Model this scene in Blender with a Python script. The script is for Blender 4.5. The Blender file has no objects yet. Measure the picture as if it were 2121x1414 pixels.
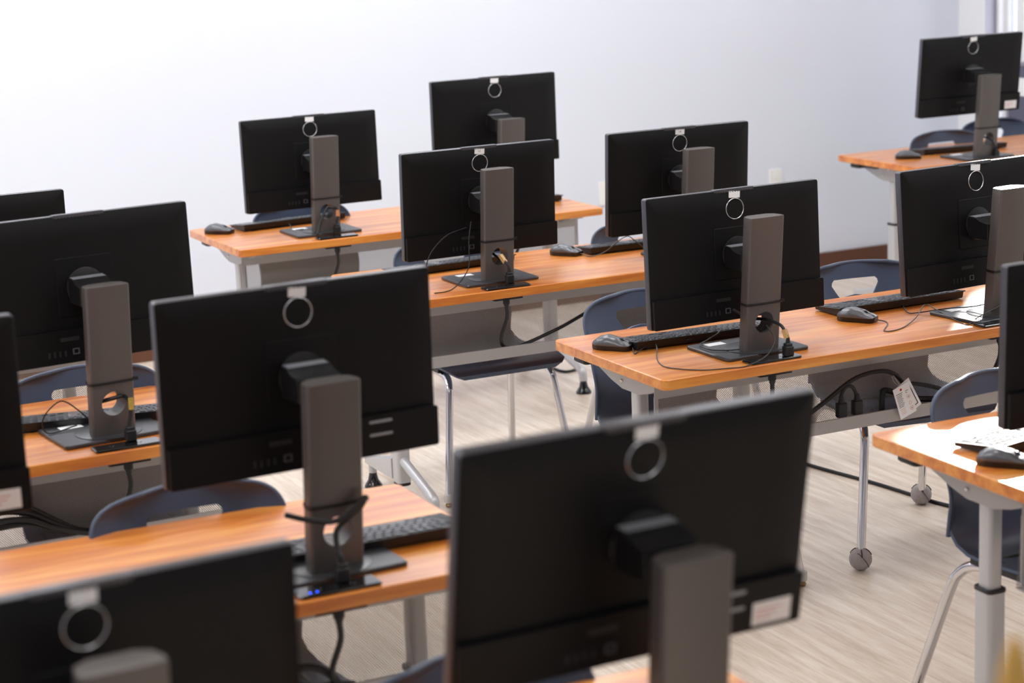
import bpy, bmesh, math, random
from mathutils import Vector, Matrix
random.seed(7)
SC = bpy.context.scene
COL = SC.collection
PI = math.pi
R = math.radians
TZ = 0.737            # table top height
TW, TD = 1.4964, 0.598

# ------------------------------------------------------------------ materials
def lin(c):
    return tuple((x/12.92 if x <= .04045 else ((x+.055)/1.055)**2.4) for x in [v/255 for v in c]) + (1.0,)

def mat(name, rgb, rough=.5, metal=0.0, coat=0.0, spec=.5, noise=0.0, nscale=60, bump=0.0, bscale=400, emit=None):
    m = bpy.data.materials.new(name); m.use_nodes = True
    nt = m.node_tree; b = nt.nodes['Principled BSDF']
    b.inputs['Base Color'].default_value = lin(rgb)
    b.inputs['Roughness'].default_value = rough
    b.inputs['Metallic'].default_value = metal
    b.inputs['Coat Weight'].default_value = coat
    b.inputs['Coat Roughness'].default_value = .08
    b.inputs['Specular IOR Level'].default_value = spec
    if emit:
        b.inputs['Emission Color'].default_value = lin(emit[0]); b.inputs['Emission Strength'].default_value = emit[1]
    tc = nt.nodes.new('ShaderNodeTexCoord')
    if noise:
        n = nt.nodes.new('ShaderNodeTexNoise'); n.inputs['Scale'].default_value = nscale; n.inputs['Detail'].default_value = 4
        nt.links.new(tc.outputs['Object'], n.inputs['Vector'])
        r = nt.nodes.new('ShaderNodeMixRGB'); r.blend_type = 'MIX'
        c = lin(rgb); r.inputs[1].default_value = tuple(x*(1-noise) for x in c[:3])+(1,)
        r.inputs[2].default_value = tuple(min(1, x*(1+noise)) for x in c[:3])+(1,)
        nt.links.new(n.outputs['Fac'], r.inputs[0]); nt.links.new(r.outputs[0], b.inputs['Base Color'])
    if bump:
        n2 = nt.nodes.new('ShaderNodeTexNoise'); n2.inputs['Scale'].default_value = bscale; n2.inputs['Detail'].default_value = 2
        nt.links.new(tc.outputs['Object'], n2.inputs['Vector'])
        bp = nt.nodes.new('ShaderNodeBump'); bp.inputs['Strength'].default_value = bump; bp.inputs['Distance'].default_value = .001
        nt.links.new(n2.outputs['Fac'], bp.inputs['Height']); nt.links.new(bp.outputs['Normal'], b.inputs['Normal'])
    return m

def wood_mat(name, c1, c2, c3, stretch, rough, coat, world=False):
    m = bpy.data.materials.new(name); m.use_nodes = True
    nt = m.node_tree; b = nt.nodes['Principled BSDF']; L = nt.links.new
    tc = nt.nodes.new('ShaderNodeTexCoord'); mp = nt.nodes.new('ShaderNodeMapping')
    mp.inputs['Scale'].default_value = stretch
    if world:
        gm = nt.nodes.new('ShaderNodeNewGeometry'); L(gm.outputs['Position'], mp.inputs['Vector'])
    else:
        oi = nt.nodes.new('ShaderNodeObjectInfo'); ad = nt.nodes.new('ShaderNodeVectorMath'); ad.operation = 'ADD'
        L(tc.outputs['Object'], ad.inputs[0]); L(oi.outputs['Location'], ad.inputs[1]); L(ad.outputs[0], mp.inputs['Vector'])
    n1 = nt.nodes.new('ShaderNodeTexNoise'); n1.inputs['Scale'].default_value = 1.0; n1.inputs['Detail'].default_value = 6; n1.inputs['Distortion'].default_value = .6
    L(mp.outputs[0], n1.inputs['Vector'])
    cr = nt.nodes.new('ShaderNodeValToRGB'); e = cr.color_ramp.elements
    e[0].position = .32; e[0].color = lin(c1); e[1].position = .70; e[1].color = lin(c3)
    k = e.new(.52); k.color = lin(c2)
    L(n1.outputs['Fac'], cr.inputs[0])
    mp2 = nt.nodes.new('ShaderNodeMapping'); mp2.inputs['Scale'].default_value = tuple(s*5 for s in stretch)
    L(mp.inputs['Vector'].links[0].from_socket, mp2.inputs['Vector'])
    n2 = nt.nodes.new('ShaderNodeTexNoise'); n2.inputs['Detail'].default_value = 3; n2.inputs['Scale'].default_value = 1.0
    L(mp2.outputs[0], n2.inputs['Vector'])
    mx = nt.nodes.new('ShaderNodeMixRGB'); mx.blend_type = 'OVERLAY'; mx.inputs[0].default_value = .35
    L(cr.outputs[0], mx.inputs[1]); L(n2.outputs['Fac'], mx.inputs[2]); L(mx.outputs[0], b.inputs['Base Color'])
    b.inputs['Roughness'].default_value = rough; b.inputs['Coat Weight'].default_value = coat; b.inputs['Coat Roughness'].default_value = .24
    return m

def perf_mat(name, rgb, ax, ay, r):
    """steel sheet with staggered round holes, in object x/z"""
    m = bpy.data.materials.new(name); m.use_nodes = True
    nt = m.node_tree; b = nt.nodes['Principled BSDF']; L = nt.links.new
    b.inputs['Base Color'].default_value = lin(rgb); b.inputs['Roughness'].default_value = .45; b.inputs['Metallic'].default_value = .2
    tc = nt.nodes.new('ShaderNodeTexCoord'); sp = nt.nodes.new('ShaderNodeSeparateXYZ'); L(tc.outputs['Object'], sp.inputs[0])
    def M(op, a, c=None):
        n = nt.nodes.new('ShaderNodeMath'); n.operation = op
        for i, v in enumerate((a, c)):
            if v is None: continue
            if isinstance(v, (int, float)): n.inputs[i].default_value = v
            else: L(v, n.inputs[i])
        return n.outputs[0]
    def cell(off):
        d = []
        for s, p in ((sp.outputs['X'], ax), (sp.outputs['Z'], ay)):
            f = M('FRACT', M('ADD', M('DIVIDE', s, p), off+100))
            q = M('MULTIPLY', M('SUBTRACT', f, .5), p); d.append(M('MULTIPLY', q, q))
        return M('SQRT', M('ADD', d[0], d[1]))
    dist = M('MINIMUM', cell(0), cell(.5))
    hole = M('LESS_THAN', dist, r)
    tr = nt.nodes.new('ShaderNodeBsdfTransparent'); mx = nt.nodes.new('ShaderNodeMixShader')
    L(hole, mx.inputs[0]); L(b.outputs[0], mx.inputs[1]); L(tr.outputs[0], mx.inputs[2])
    L(mx.outputs[0], nt.nodes['Material Output'].inputs['Surface'])
    return m

def glass_mat(name):
    m = bpy.data.materials.new(name); m.use_nodes = True
    nt = m.node_tree; nt.nodes.remove(nt.nodes['Principled BSDF']); L = nt.links.new
    t = nt.nodes.new('ShaderNodeBsdfTransparent'); g = nt.nodes.new('ShaderNodeBsdfGlossy'); g.inputs['Roughness'].default_value = .02
    f = nt.nodes.new('ShaderNodeFresnel'); f.inputs[0].default_value = 1.3; x = nt.nodes.new('ShaderNodeMixShader')
    L(f.outputs[0], x.inputs[0]); L(t.outputs[0], x.inputs[1]); L(g.outputs[0], x.inputs[2]); L(x.outputs[0], nt.nodes['Material Output'].inputs['Surface'])
    return m

def frost_mat(name):
    m = bpy.data.materials.new(name); m.use_nodes = True
    nt = m.node_tree; nt.nodes.remove(nt.nodes['Principled BSDF']); L = nt.links.new
    t = nt.nodes.new('ShaderNodeBsdfTranslucent'); t.inputs[0].default_value = (.85, .87, .9, 1)
    d = nt.nodes.new('ShaderNodeBsdfDiffuse'); d.inputs[0].default_value = (.8, .8, .84, 1); x = nt.nodes.new('ShaderNodeMixShader'); x.inputs[0].default_value = .3
    n = nt.nodes.new('ShaderNodeTexNoise'); n.inputs['Scale'].default_value = 90; b = nt.nodes.new('ShaderNodeBump'); b.inputs['Strength'].default_value = .1
    L(n.outputs['Fac'], b.inputs['Height']); L(b.outputs[0], d.inputs['Normal'])
    L(t.outputs[0], x.inputs[1]); L(d.outputs[0], x.inputs[2]); L(x.outputs[0], nt.nodes['Material Output'].inputs['Surface'])
    return m

MT = dict(
    wall=mat('wall_paint', (228, 233, 245), .7, noise=.015, nscale=2, bump=.05, bscale=120),
    wallw=mat('white_paint', (244, 245, 248), .6, noise=.01, nscale=3),
    ceil=mat('ceiling_tile', (240, 240, 238), .8, noise=.02, nscale=8),
    base=mat('brown_baseboard', (98, 60, 42), .45, noise=.12, nscale=9),
    wood=wood_mat('cherry_laminate', (194, 102, 32), (222, 136, 52), (236, 160, 74), (2.2, 26, 26), .36, .6),
    floor=wood_mat('pale_floor_plank', (206, 188, 170), (220, 205, 189), (234, 222, 208), (34, 2.6, 1), .40, .2, True),
    black=mat('black_plastic', (15, 15, 17), .48, spec=.22, noise=.1, nscale=40, bump=.15, bscale=900),
    blackg=mat('gloss_black', (10, 10, 12), .12, coat=.5, noise=.05),
    edge=mat('dark_grey_bezel', (86, 86, 93), .34, metal=.5, noise=.05),
    darkpl=mat('dark_plate', (30, 30, 33), .42, noise=.06),
    column=mat('grey_stand', (98, 93, 91), .42, metal=.35, noise=.04, nscale=300),
    portg=mat('port_grey', (92, 92, 96), .4, noise=.05), portd=mat('port_dark', (40, 40, 43), .45, noise=.05),
    armm=mat('tilt_arm_black', (22, 22, 25), .4, noise=.05),
    armtop=mat('highlight_grey', (150, 153, 160), .4, metal=.3, noise=.04),  # pale grey stands in for ceiling reflection on arm, glare on vents
    basep=mat('stand_base_grey', (66, 66, 70), .32, metal=.3, noise=.05),
    ring=mat('emblem_silver', (205, 207, 212), .25, metal=.9, noise=.03),
    sticker=mat('white_label', (248, 248, 250), .5, noise=.01),
    ink=mat('label_ink', (60, 60, 66), .6, noise=.05),
    red=mat('red_ink', (196, 18, 32), .5, noise=.05),
    pink=mat('pale_red_ink', (226, 150, 146), .6, noise=.05),
    keyb=mat('keyboard_black', (26, 26, 28), .45, noise=.08, bump=.1, bscale=800),
    key=mat('keycap_black', (74, 77, 84), .3, coat=.4, noise=.06),
    mouse=mat('mouse_graphite', (96, 98, 104), .32, metal=.4, coat=.15, noise=.04),
    mouseb=mat('mouse_black', (18, 18, 20), .35, noise=.05),
    cord=mat('black_cord', (22, 22, 24), .5, noise=.05),
    cordg=mat('grey_cord', (66, 62, 62), .45, noise=.05),
    brass=mat('brass_tag', (206, 168, 112), .35, metal=.3, noise=.25, nscale=120),
    brown=mat('copper_tag', (176, 108, 62), .4, noise=.2, nscale=120),
    greentag=mat('green_orange_tag', (180, 150, 70), .5, noise=.4, nscale=120),
    steel=mat('grey_steel', (176, 175, 176), .42, metal=.35, noise=.03),
    silver=mat('silver_paint', (196, 197, 200), .38, metal=.4, noise=.03),
    collar=mat('black_collar', (24, 24, 26), .45, noise=.05),
    chrome=mat('chrome', (218, 218, 222), .12, metal=1.0, noise=.02),
    shell=mat('navy_shell', (72, 84, 108), .36, noise=.05, nscale=30, bump=.35, bscale=500),
    felt=mat('grey_felt', (168, 160, 160), .95, noise=.18, nscale=90, bump=.8, bscale=700),
    feltd=mat('felt_seam', (74, 68, 68), .95, noise=.1),
    clear=mat('clear_glide', (205, 203, 200), .25, noise=.03),
    brassf=mat('brass_foot', (150, 120, 80), .25, metal=.8, noise=.05),
    perf=perf_mat('perforated_steel', (158, 152, 146), .0052, .0062, .00142),
    led=mat('blue_led', (40, 70, 255), .3, emit=((40, 80, 255), 4), noise=.01),
    outlet=mat('white_plate', (246, 246, 244), .4, noise=.01),
    frame=mat('white_frame', (236, 236, 240), .4, noise=.02),
    framed=mat('grey_frame', (150, 146, 156), .4, noise=.03),
    panel=mat('grey_partition_fabric', (98, 98, 116), .8, noise=.08, nscale=200, bump=.3, bscale=500),
    glass=glass_mat('window_glass'), sunblock=frost_mat('sun_blocking_pane'), lilac=mat('lilac_jamb_shade', (196, 196, 212), .6, noise=.02),
    yellow=mat('yellow_wood', (222, 176, 92), .55, noise=.1, nscale=20),
    screen=mat('screen_glass', (8, 8, 10), .1, coat=.4, noise=.03),
)

# ------------------------------------------------------------------ mesh helpers
def box(bm, x0, x1, y0, y1, z0, z1, M=None):
    v = [bm.verts.new((x, y, z)) for z in (z0, z1) for y in (y0, y1) for x in (x0, x1)]
    for f in ((0,2,3,1),(4,5,7,6),(0,1,5,4),(2,6,7,3),(0,4,6,2),(1,3,7,5)):
        bm.faces.new([v[i] for i in f])
    if M is not None:
        for q in v: q.co = M @ q.co
    return v

def rrect(hx, hy, r, n=4, cx=0, cy=0):
    p = []
    for sx, sy, a in ((1,1,0),(-1,1,90),(-1,-1,180),(1,-1,270)):
        for k in range(n+1):
            t = R(a+90*k/n); p.append((cx+sx*(hx-r)+r*math.cos(t), cy+sy*(hy-r)+r*math.sin(t)))
    return p

def loft(bm, rings, cap=True):
    vs = [[bm.verts.new(p) for p in r] for r in rings]
    n = len(vs[0])
    for a, b in zip(vs, vs[1:]):
        for i in range(n):
            bm.faces.new((a[i], a[(i+1)%n], b[(i+1)%n], b[i]))
    if cap:
        bm.faces.new(vs[0][::-1]); bm.faces.new(vs[-1])
    return vs

def prism_z(bm, poly, z0, z1, ch=0.0):
    """extrude xy polygon, optional small edge chamfer"""
    def ins(d):
        c = Vector((sum(p[0] for p in poly)/len(poly), sum(p[1] for p in poly)/len(poly)))
        xs = [abs(p[0]-c.x) for p in poly]; ys = [abs(p[1]-c.y) for p in poly]
        sx = (max(xs)-d)/max(xs); sy = (max(ys)-d)/max(ys)
        return [(c.x+(p[0]-c.x)*sx, c.y+(p[1]-c.y)*sy) for p in poly]
    if ch:
        q = ins(ch); loft(bm, [[(*p, z0) for p in q], [(*p, z0+ch) for p in poly], [(*p, z1-ch) for p in poly], [(*p, z1) for p in q]])
    else:
        loft(bm, [[(*p, z0) for p in poly], [(*p, z1) for p in poly]])

def prism_y(bm, poly, y0, y1, ch=0.0):
    """poly in (x,z), extruded along y"""
    t = bmesh.new(); prism_z(t, poly, 0, abs(y1-y0), ch)
    lo = min(y0, y1)
    add(bm, t, lambda c: Vector((c.x, lo+c.z, c.y)), flip=True)

def prism_x(bm, poly, x0, x1, ch=0.0):
    """poly in (y,z), extruded along x"""
    t = bmesh.new(); prism_z(t, poly, 0, abs(x1-x0), ch); lo = min(x0, x1)
    add(bm, t, lambda c: Vector((lo+c.z, c.x, c.y)))

def add(bm, t, fn, flip=False):
    mp = {v: bm.verts.new(fn(v.co)) for v in t.verts}
    for f in t.faces:
        vs = [mp[v] for v in f.verts]
        bm.faces.new(vs[::-1] if flip else vs)
    t.free()

def smooth_path(pts, sub=6):
    P = [Vector(p) for p in pts]
    if len(P) < 3: return P
    out = []
    for i in range(len(P)-1):
        p0 = P[i-1] if i else P[i]*2-P[i+1]; p1, p2 = P[i], P[i+1]
        p3 = P[i+2] if i+2 < len(P) else P[i+1]*2-P[i]
        for k in range(sub):
            t = k/sub
            out.append(.5*((2*p1)+(-p0+p2)*t+(2*p0-5*p1+4*p2-p3)*t*t+(-p0+3*p1-3*p2+p3)*t**3))
    out.append(P[-1]); return out

def tube(bm, pts, r, n=10, sm=True, sub=6, cap=True):
    P = smooth_path(pts, sub) if sm else [Vector(p) for p in pts]
    rr = r if callable(r) else (lambda t: r)
    T = [(P[min(i+1, len(P)-1)]-P[max(i-1, 0)]).normalized() for i in range(len(P))]
    N = T[0].orthogonal().normalized(); rings = []
    for i, p in enumerate(P):
        N = (N - T[i]*N.dot(T[i])).normalized(); B = T[i].cross(N)
        q = rr(i/(len(P)-1))
        rings.append([p+(N*math.cos(2*PI*k/n)+B*math.sin(2*PI*k/n))*q for k in range(n)])
    loft(bm, rings, cap)

def lathe(bm, prof, n=24, o=(0,0,0)):
    o = Vector(o)
    loft(bm, [[o+Vector((max(r, 1e-4)*math.cos(2*PI*k/n), max(r, 1e-4)*math.sin(2*PI*k/n), z)) for k in range(n)] for r, z in prof])

def link(name, mesh, parent=None, loc=None, rot=None):
    o = bpy.data.objects.new(name, mesh); COL.objects.link(o)
    if parent is not None: o.parent = parent
    if loc is not None: o.location = loc
    if rot is not None: o.rotation_euler = rot
    return o

def mesh_of(name, bm, mats, smooth=True, angle=35):
    bmesh.ops.recalc_face_normals(bm, faces=bm.faces)
    me = bpy.data.meshes.new(name); bm.to_mesh(me); bm.free()
    for m in (mats if isinstance(mats, (list, tuple)) else [mats]): me.materials.append(MT[m])
    if smooth:
        for p in me.polygons: p.use_smooth = True
        me.set_sharp_from_angle(angle=R(angle))
    return me

def obj(name, bm, mats, parent=None, loc=None, rot=None, **k):
    return link(name, mesh_of(name, bm, mats, **k), parent, loc, rot)

def empty(name, label, cat, loc, rz=0.0, group=None):
    o = bpy.data.objects.new(name, None); COL.objects.link(o); o.empty_display_size = .05
    o.location = loc; o.rotation_euler = (0, 0, R(rz)); tag(o, label, cat, group); return o

def tag(o, label, cat, group=None):
    o['label'] = label; o['category'] = cat
    if group: o['group'] = group
    return o

def struct(name, bm, m):
    o = obj(name, bm, m, smooth=False); o['kind'] = 'structure'; return o

def boolean(bm, cutter):
    a = bpy.data.meshes.new('t'); bmesh.ops.recalc_face_normals(bm, faces=bm.faces); bm.to_mesh(a); bm.free()
    c = bpy.data.meshes.new('t'); bmesh.ops.recalc_face_normals(cutter, faces=cutter.faces); cutter.to_mesh(c); cutter.free()
    oa = link('t', a); oc = link('t', c)
    md = oa.modifiers.new('b', 'BOOLEAN'); md.object = oc; md.operation = 'DIFFERENCE'; md.solver = 'EXACT'
    dg = bpy.context.evaluated_depsgraph_get(); ev = oa.evaluated_get(dg)
    out = bmesh.new(); tmp = bpy.data.meshes.new_from_object(ev); out.from_mesh(tmp)
    for o in (oa, oc): bpy.data.objects.remove(o)
    for q in (a, c, tmp): bpy.data.meshes.remove(q)
    return out

# ------------------------------------------------------------------ room
XL, XR, YF, YB, ZC = -3.2, 6.752, -2.6, 8.58, 2.95
bm = bmesh.new(); box(bm, XL, XR+.25, YF, YB, -.05, 0); struct('floor', bm, 'floor')
bm = bmesh.new(); box(bm, XL-.1, XR+.22, YB, YB+.12, 0, ZC); struct('wall_back', bm, 'wall')
bm = bmesh.new(); box(bm, XL-.1, XL, YF, YB, 0, ZC); struct('wall_left', bm, 'wall')
bm = bmesh.new(); box(bm, XL-.1, XR+.22, YF-.1, YF, 0, ZC); struct('wall_front', bm, 'wall')
bm = bmesh.new(); box(bm, XL-.1, XR+.22, YF-.1, YB+.12, ZC, ZC+.1); struct('ceiling', bm, 'ceil')
WY0, WY1, PA, PB, WS, WZ = 4.0, 8.364, 7.99, 8.12, 8.364, 2.9   # big window with opening shaped to steer sun, pier, narrow sidelight by the corner
bm = bmesh.new()
box(bm, XR, XR+.22, WY1, YB, 0, ZC); box(bm, XR, XR+.22, YF, WY0, 0, ZC); box(bm, XR, XR+.22, WY0, WY1, WZ, ZC); box(bm, XR, XR+.22, WY0, PA, 0, 2.12); box(bm, XR, XR+.22, PB, WS, 0, .06); box(bm, XR, XR+.22, PA, PB, 0, WZ)  # wall under the unseen big window raised to block sun from the floor
struct('wall_right', bm, 'wallw')
bm = bmesh.new(); box(bm, XL, XR, YB-.014, YB, 0, .085); struct('baseboard_back', bm, 'base')
bm = bmesh.new(); box(bm, XR-.014, XR, WY1, YB-.014, 0, .085); struct('baseboard_right', bm, 'base')
fx0, fx1 = XR+.10, XR+.16
bm = bmesh.new(); box(bm, XR, XR+.10, WS-.003, WS, .06, WZ); struct('jamb_shade_1', bm, 'lilac')  # thin jamb lining, its shade painted in as lilac
def window(n, y0, y1, mull, zb=.06, pane='glass'):
    b = bmesh.new()
    ys = [y0]+[m-.03 for m in mull]+[y1-.06]
    for y in ys: box(b, fx0, fx1, y, y+.06, zb, WZ)
    box(b, fx0-.04, fx0, y1-.035, y1-.015, zb, WZ)
    for z in (zb, WZ-.06): box(b, fx0, fx1, y0+.06, y1-.06, z, z+.06)
    w = obj('window_%d' % n, b, 'frame', smooth=False); w['kind'] = 'structure'
    for a, c in zip(ys, ys[1:]):
        b = bmesh.new(); box(b, fx0+.025, fx0+.031, a+.06, c, zb+.06, WZ-.06); obj('pane', b, pane, w, smooth=False)
window(1, PB, WS, [], pane='sunblock')  # frosting added to stop direct sun reaching the far right table
window(2, WY0, PA, [5.3, 6.65], 2.12)
# low grey partition standing before the window, with a paper notice
pt = empty('partition', 'low grey fabric partition panel with a white paper notice, at right edge by the window', 'partition', (6.685, 7.55, 0))
bm = bmesh.new(); box(bm, -.02, .02, -.5, .515, .06, 1.02); obj('panel', bm, 'panel', pt, smooth=False)
bm = bmesh.new(); box(bm, -.024, .024, .515, .535, 0, 1.03); box(bm, -.024, .024, -.52, -.5, 0, 1.03); box(bm, -.024, .024, -.52, .535, 1.02, 1.035); box(bm, -.12, .12, .49, .53, 0, .03); box(bm, -.12, .12, -.52, -.48, 0, .03)
obj('frame', bm, 'framed', pt, smooth=False)
bm = bmesh.new(); box(bm, -.0215, -.0205, .36, .50, .87, .96); obj('notice', bm, 'sticker', pt, smooth=False)['label'] = 'white paper notice'

for x, z, lab in ((5.606, .488, 'white wall outlet plate low on the wall above the middle computer'), (4.63, .52, 'white wall outlet plate low on the wall, left edge of computer 14')):
    t = empty('wall_outlet', lab, 'outlet', (x, YB-.0005, z))
    bm = bmesh.new(); prism_y(bm, rrect(.038, .058, .006), -.006, 0, .0015); obj('cover_plate', bm, 'outlet', t)
    for s in (-1, 1):
        bm = bmesh.new(); prism_y(bm, rrect(.014, .017, .008, cy=s*.022), -.0085, -.006, .001); obj('socket', bm, 'outlet', t)

# ------------------------------------------------------------------ computers
MW, MH = .540, .344
P0, CB, CT, CW, HC = .0322, .0963, .1294, .0525, .3653
ME = {}
def cached(key, fn):
    if key not in ME: ME[key] = fn()
    return ME[key]

def m_housing():
    b = bmesh.new()
    hx, hz = MW/2, MH/2
    def ring(dx, dz, y, r=.006): return [(p[0], y, p[1]) for p in rrect(hx-dx, hz-dz, r, 3)]
    loft(b, [ring(.0015, .0015, .011), ring(0, 0, .0095), ring(0, 0, -.009), ring(.001, .001, -.0105)])
    return mesh_of('display_housing', b, 'edge')
def m_back():
    b = bmesh.new(); hx, hz = MW/2, MH/2
    def ring(dx, dz, y, r=.006): return [(p[0], y, p[1]) for p in rrect(hx-dx, hz-dz, r, 3)]
    loft(b, [ring(.0012, .0012, -.006), ring(.0008, .0008, -.0115), ring(.0022, .0022, -.0125), ring(.05, .05, -.0145)])
    return mesh_of('back_cover', b, 'black')
def m_port():
    b = bmesh.new(); pts = [(-.2655, -.168), (-.262, -.1715), (.2685, -.1715), (.2715, -.168), (.2715, -.097), (.269, -.0945), (-.2655, -.0945)]
    loft(b, [[(x*1.0, -.010, z) for x, z in pts], [(x, -.0225, z) for x, z in pts], [(x*.994, -.0245, z*.994) for x, z in pts]])
    return mesh_of('port_cover', b, 'black')
def m_emblem():
    b = bmesh.new(); n = 48; rings = []
    for k in range(n):
        a = 2*PI*k/n; c, s = math.cos(a), math.sin(a)
        rings.append([(c*rr, y, .121+s*rr) for rr, y in ((.0285, -.014), (.0282, -.0158), (.0272, -.0164), (.0262, -.0158), (.0258, -.014))])
    vs = [[b.verts.new(p) for p in r] for r in rings]
    for i in range(n):
        A, B = vs[i], vs[(i+1) % n]
        for j in range(5): b.faces.new((A[j], B[j], B[(j+1)%5], A[(j+1)%5]))
    return mesh_of('emblem', b, 'ring', angle=60)
def m_plate():
    b = bmesh.new(); prism_y(b, rrect(.0685, .0685, .003, 2, 0, .005), -.0166, -.013, .001); return mesh_of('mounting_plate', b, 'black')
def m_hub():
    b = bmesh.new(); n = 40
    loft(b, [[(.046*f*math.cos(2*PI*k/n), y, .002+.046*f*math.sin(2*PI*k/n)) for k in range(n)] for f, y in ((1, -.0155), (1, -.0195), (.96, -.0205))]); return mesh_of('tilt_hub', b, 'armm')
def m_webcam():
    b = bmesh.new(); prism_y(b, rrect(.062, .004, .002, 2, 0, .1705), -.0135, .004, .001)
    for k in range(14): box(b, -.055+.008*k, -.055+.008*k+.004, -.0150, -.0134, .1655, .1672)
    return mesh_of('webcam_lid', b, 'edge')
def m_screen():
    b = bmesh.new(); box(b, -.265, .265, .0108, .0116, -.155, .167); return mesh_of('screen', b, 'screen', smooth=False)
def m_arm():
    b = bmesh.new()
    poly = [(.018, -.03), (.018, .029), (-.010, .0275), (-.028, .019), (-.060, .014), (-.060, -.03)]
    prism_x(b, poly, -.043, .043, .002)
    return mesh_of('tilt_arm', b, 'armm')
def m_armtop():  # painted highlight along the arm top, paler than the arm itself
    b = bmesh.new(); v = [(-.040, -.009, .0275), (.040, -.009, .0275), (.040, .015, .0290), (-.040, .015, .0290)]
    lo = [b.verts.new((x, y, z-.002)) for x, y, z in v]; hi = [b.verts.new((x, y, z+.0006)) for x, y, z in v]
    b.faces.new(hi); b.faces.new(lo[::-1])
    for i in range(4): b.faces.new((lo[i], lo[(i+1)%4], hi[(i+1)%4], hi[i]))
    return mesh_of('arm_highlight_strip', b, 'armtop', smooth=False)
def col_ring(z, s=1.0, grow=0.0):
    t = z/HC; yn = -(CB+(CT-CB)*t)
    w = CW*s+grow
    pts = [(-w+.004, yn-grow), (w-.004, yn-grow), (w, yn+.004-grow), (w, yn+.020), (w*.90, yn+.040), (w*.55, yn+.052+grow), (-w*.55, yn+.052+grow), (-w*.90, yn+.040), (-w, yn+.020), (-w, yn+.004-grow)]
    # slightly bowed near face
    out = []
    for i, (x, y) in enumerate(pts):
        out.append((x, y, z))
        if i == 0:
            for k in range(1, 6):
                q = -w+.004+(2*w-.008)*k/6; out.append((q, yn-grow-.003*(1-(q/w)**2), z))
    return out
def m_column():
    b = bmesh.new()
    loft(b, [col_ring(.008), col_ring(.134), col_ring(.1345, .985), col_ring(.139, .985), col_ring(.1395), col_ring(HC-.003), col_ring(HC, .975)])
    c = bmesh.new(); n = 32
    loft(c, [[(.0285*math.cos(2*PI*k/n), y, .086+.0285*math.sin(2*PI*k/n)) for k in range(n)] for y in (-.3, .1)])
    b = boolean(b, c)
    return mesh_of('stand_column', b, 'column', angle=30)
def m_tie():
    b = bmesh.new(); loft(b, [col_ring(.1335, 1, .0022), col_ring(.1395, 1, .0022)], cap=False)
    box(b, CW+.001, CW+.011, -.108, -.101, .133, .141)
    return mesh_of('cable_tie', b, 'cord')
def m_base():
    b = bmesh.new(); prism_z(b, rrect(.1284, .1016, .010, 4, 0, -.0255), .0, .0095, .002); return mesh_of('stand_base', b, 'basep')
def m_swivel():
    b = bmesh.new(); lathe(b, [(.079, .009), (.079, .0108), (.0775, .0113)], 48, (0, -.055, 0)); return mesh_of('swivel_disc', b, 'basep')
def m_baselabel():
    b = bmesh.new(); box(b, -.085, -.030, .028, .058, .0094, .0099); return mesh_of('base_label', b, 'sticker', smooth=False)
def m_rj():
    b = bmesh.new()
    for s in ((-.048, -.032, -.152, -.150), (-.048, -.0455, -.152, -.138), (-.0345, -.032, -.152, -.138), (-.048, -.032, -.140, -.138)):
        box(b, s[0], s[1], -.0262, -.0243, s[2], s[3])
    return mesh_of('network_port', b, 'portg', smooth=False)
def m_usb(k):
    b = bmesh.new(); x = -.066-.013*k
    box(b, x-.0022, x+.0022, -.0252, -.0243, -.154, -.141); return mesh_of('usb_port', b, 'portd', smooth=False)
def m_vent(k):
    b = bmesh.new(); z = (-.106, -.131)[k]; prism_y(b, rrect(.024, .0028, .0026, 3, .150, z), -.0254, -.0243, .0004); return mesh_of('vent_slot', b, 'armtop')
def m_seriallabel():
    b = bmesh.new(); box(b, -.075, -.030, -.0250, -.0243, -.119, -.110); return mesh_of('regulatory_label', b, 'portd', smooth=False)
def m_asset():
    b = bmesh.new(); box(b, .188, .252, -.0253, -.0243, -.163, -.128)
    for f in b.faces: f.material_index = 0
    for k in range(3):
        n0 = len(b.faces); box(b, .193, .235-.008*k, -.0255, -.0253, -.140-.007*k, -.1385-.007*k); b.faces.ensure_lookup_table()
        for f in b.faces[n0:]: f.material_index = 1
    return mesh_of('inventory_label', b, ['sticker', 'pink'], smooth=False)
def m_sticker(num, ang):
    b = bmesh.new(); n0 = 0
    t = bmesh.new(); prism_y(t, rrect(.0172, .0088, .0015, 2), -.0005, .0, 0)
    A = Matrix.Rotation(R(ang), 4, 'Y')
    add(b, t, lambda c: A @ c + Vector((0, -.0143, .1585)))
    for f in b.faces: f.material_index = 0
    if num:
        cu = bpy.data.curves.new('t', 'FONT'); cu.body = num; cu.size = .0105; cu.align_x = 'CENTER'; cu.align_y = 'CENTER'
        o = link('t', cu); dg = bpy.context.evaluated_depsgraph_get(); me = bpy.data.meshes.new_from_object(o.evaluated_get(dg))
        t = bmesh.new(); t.from_mesh(me); n0 = len(b.faces)
        add(b, t, lambda c: A @ Vector((c.x, -.0008, c.y)) + Vector((0, -.0143, .1585)))
        b.faces.ensure_lookup_table()
        for f in b.faces[n0:]: f.material_index = 1
        bpy.data.objects.remove(o); bpy.data.curves.remove(cu); bpy.data.meshes.remove(me)
    return mesh_of('number_label', b, ['sticker', 'ink'], smooth=False)

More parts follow.
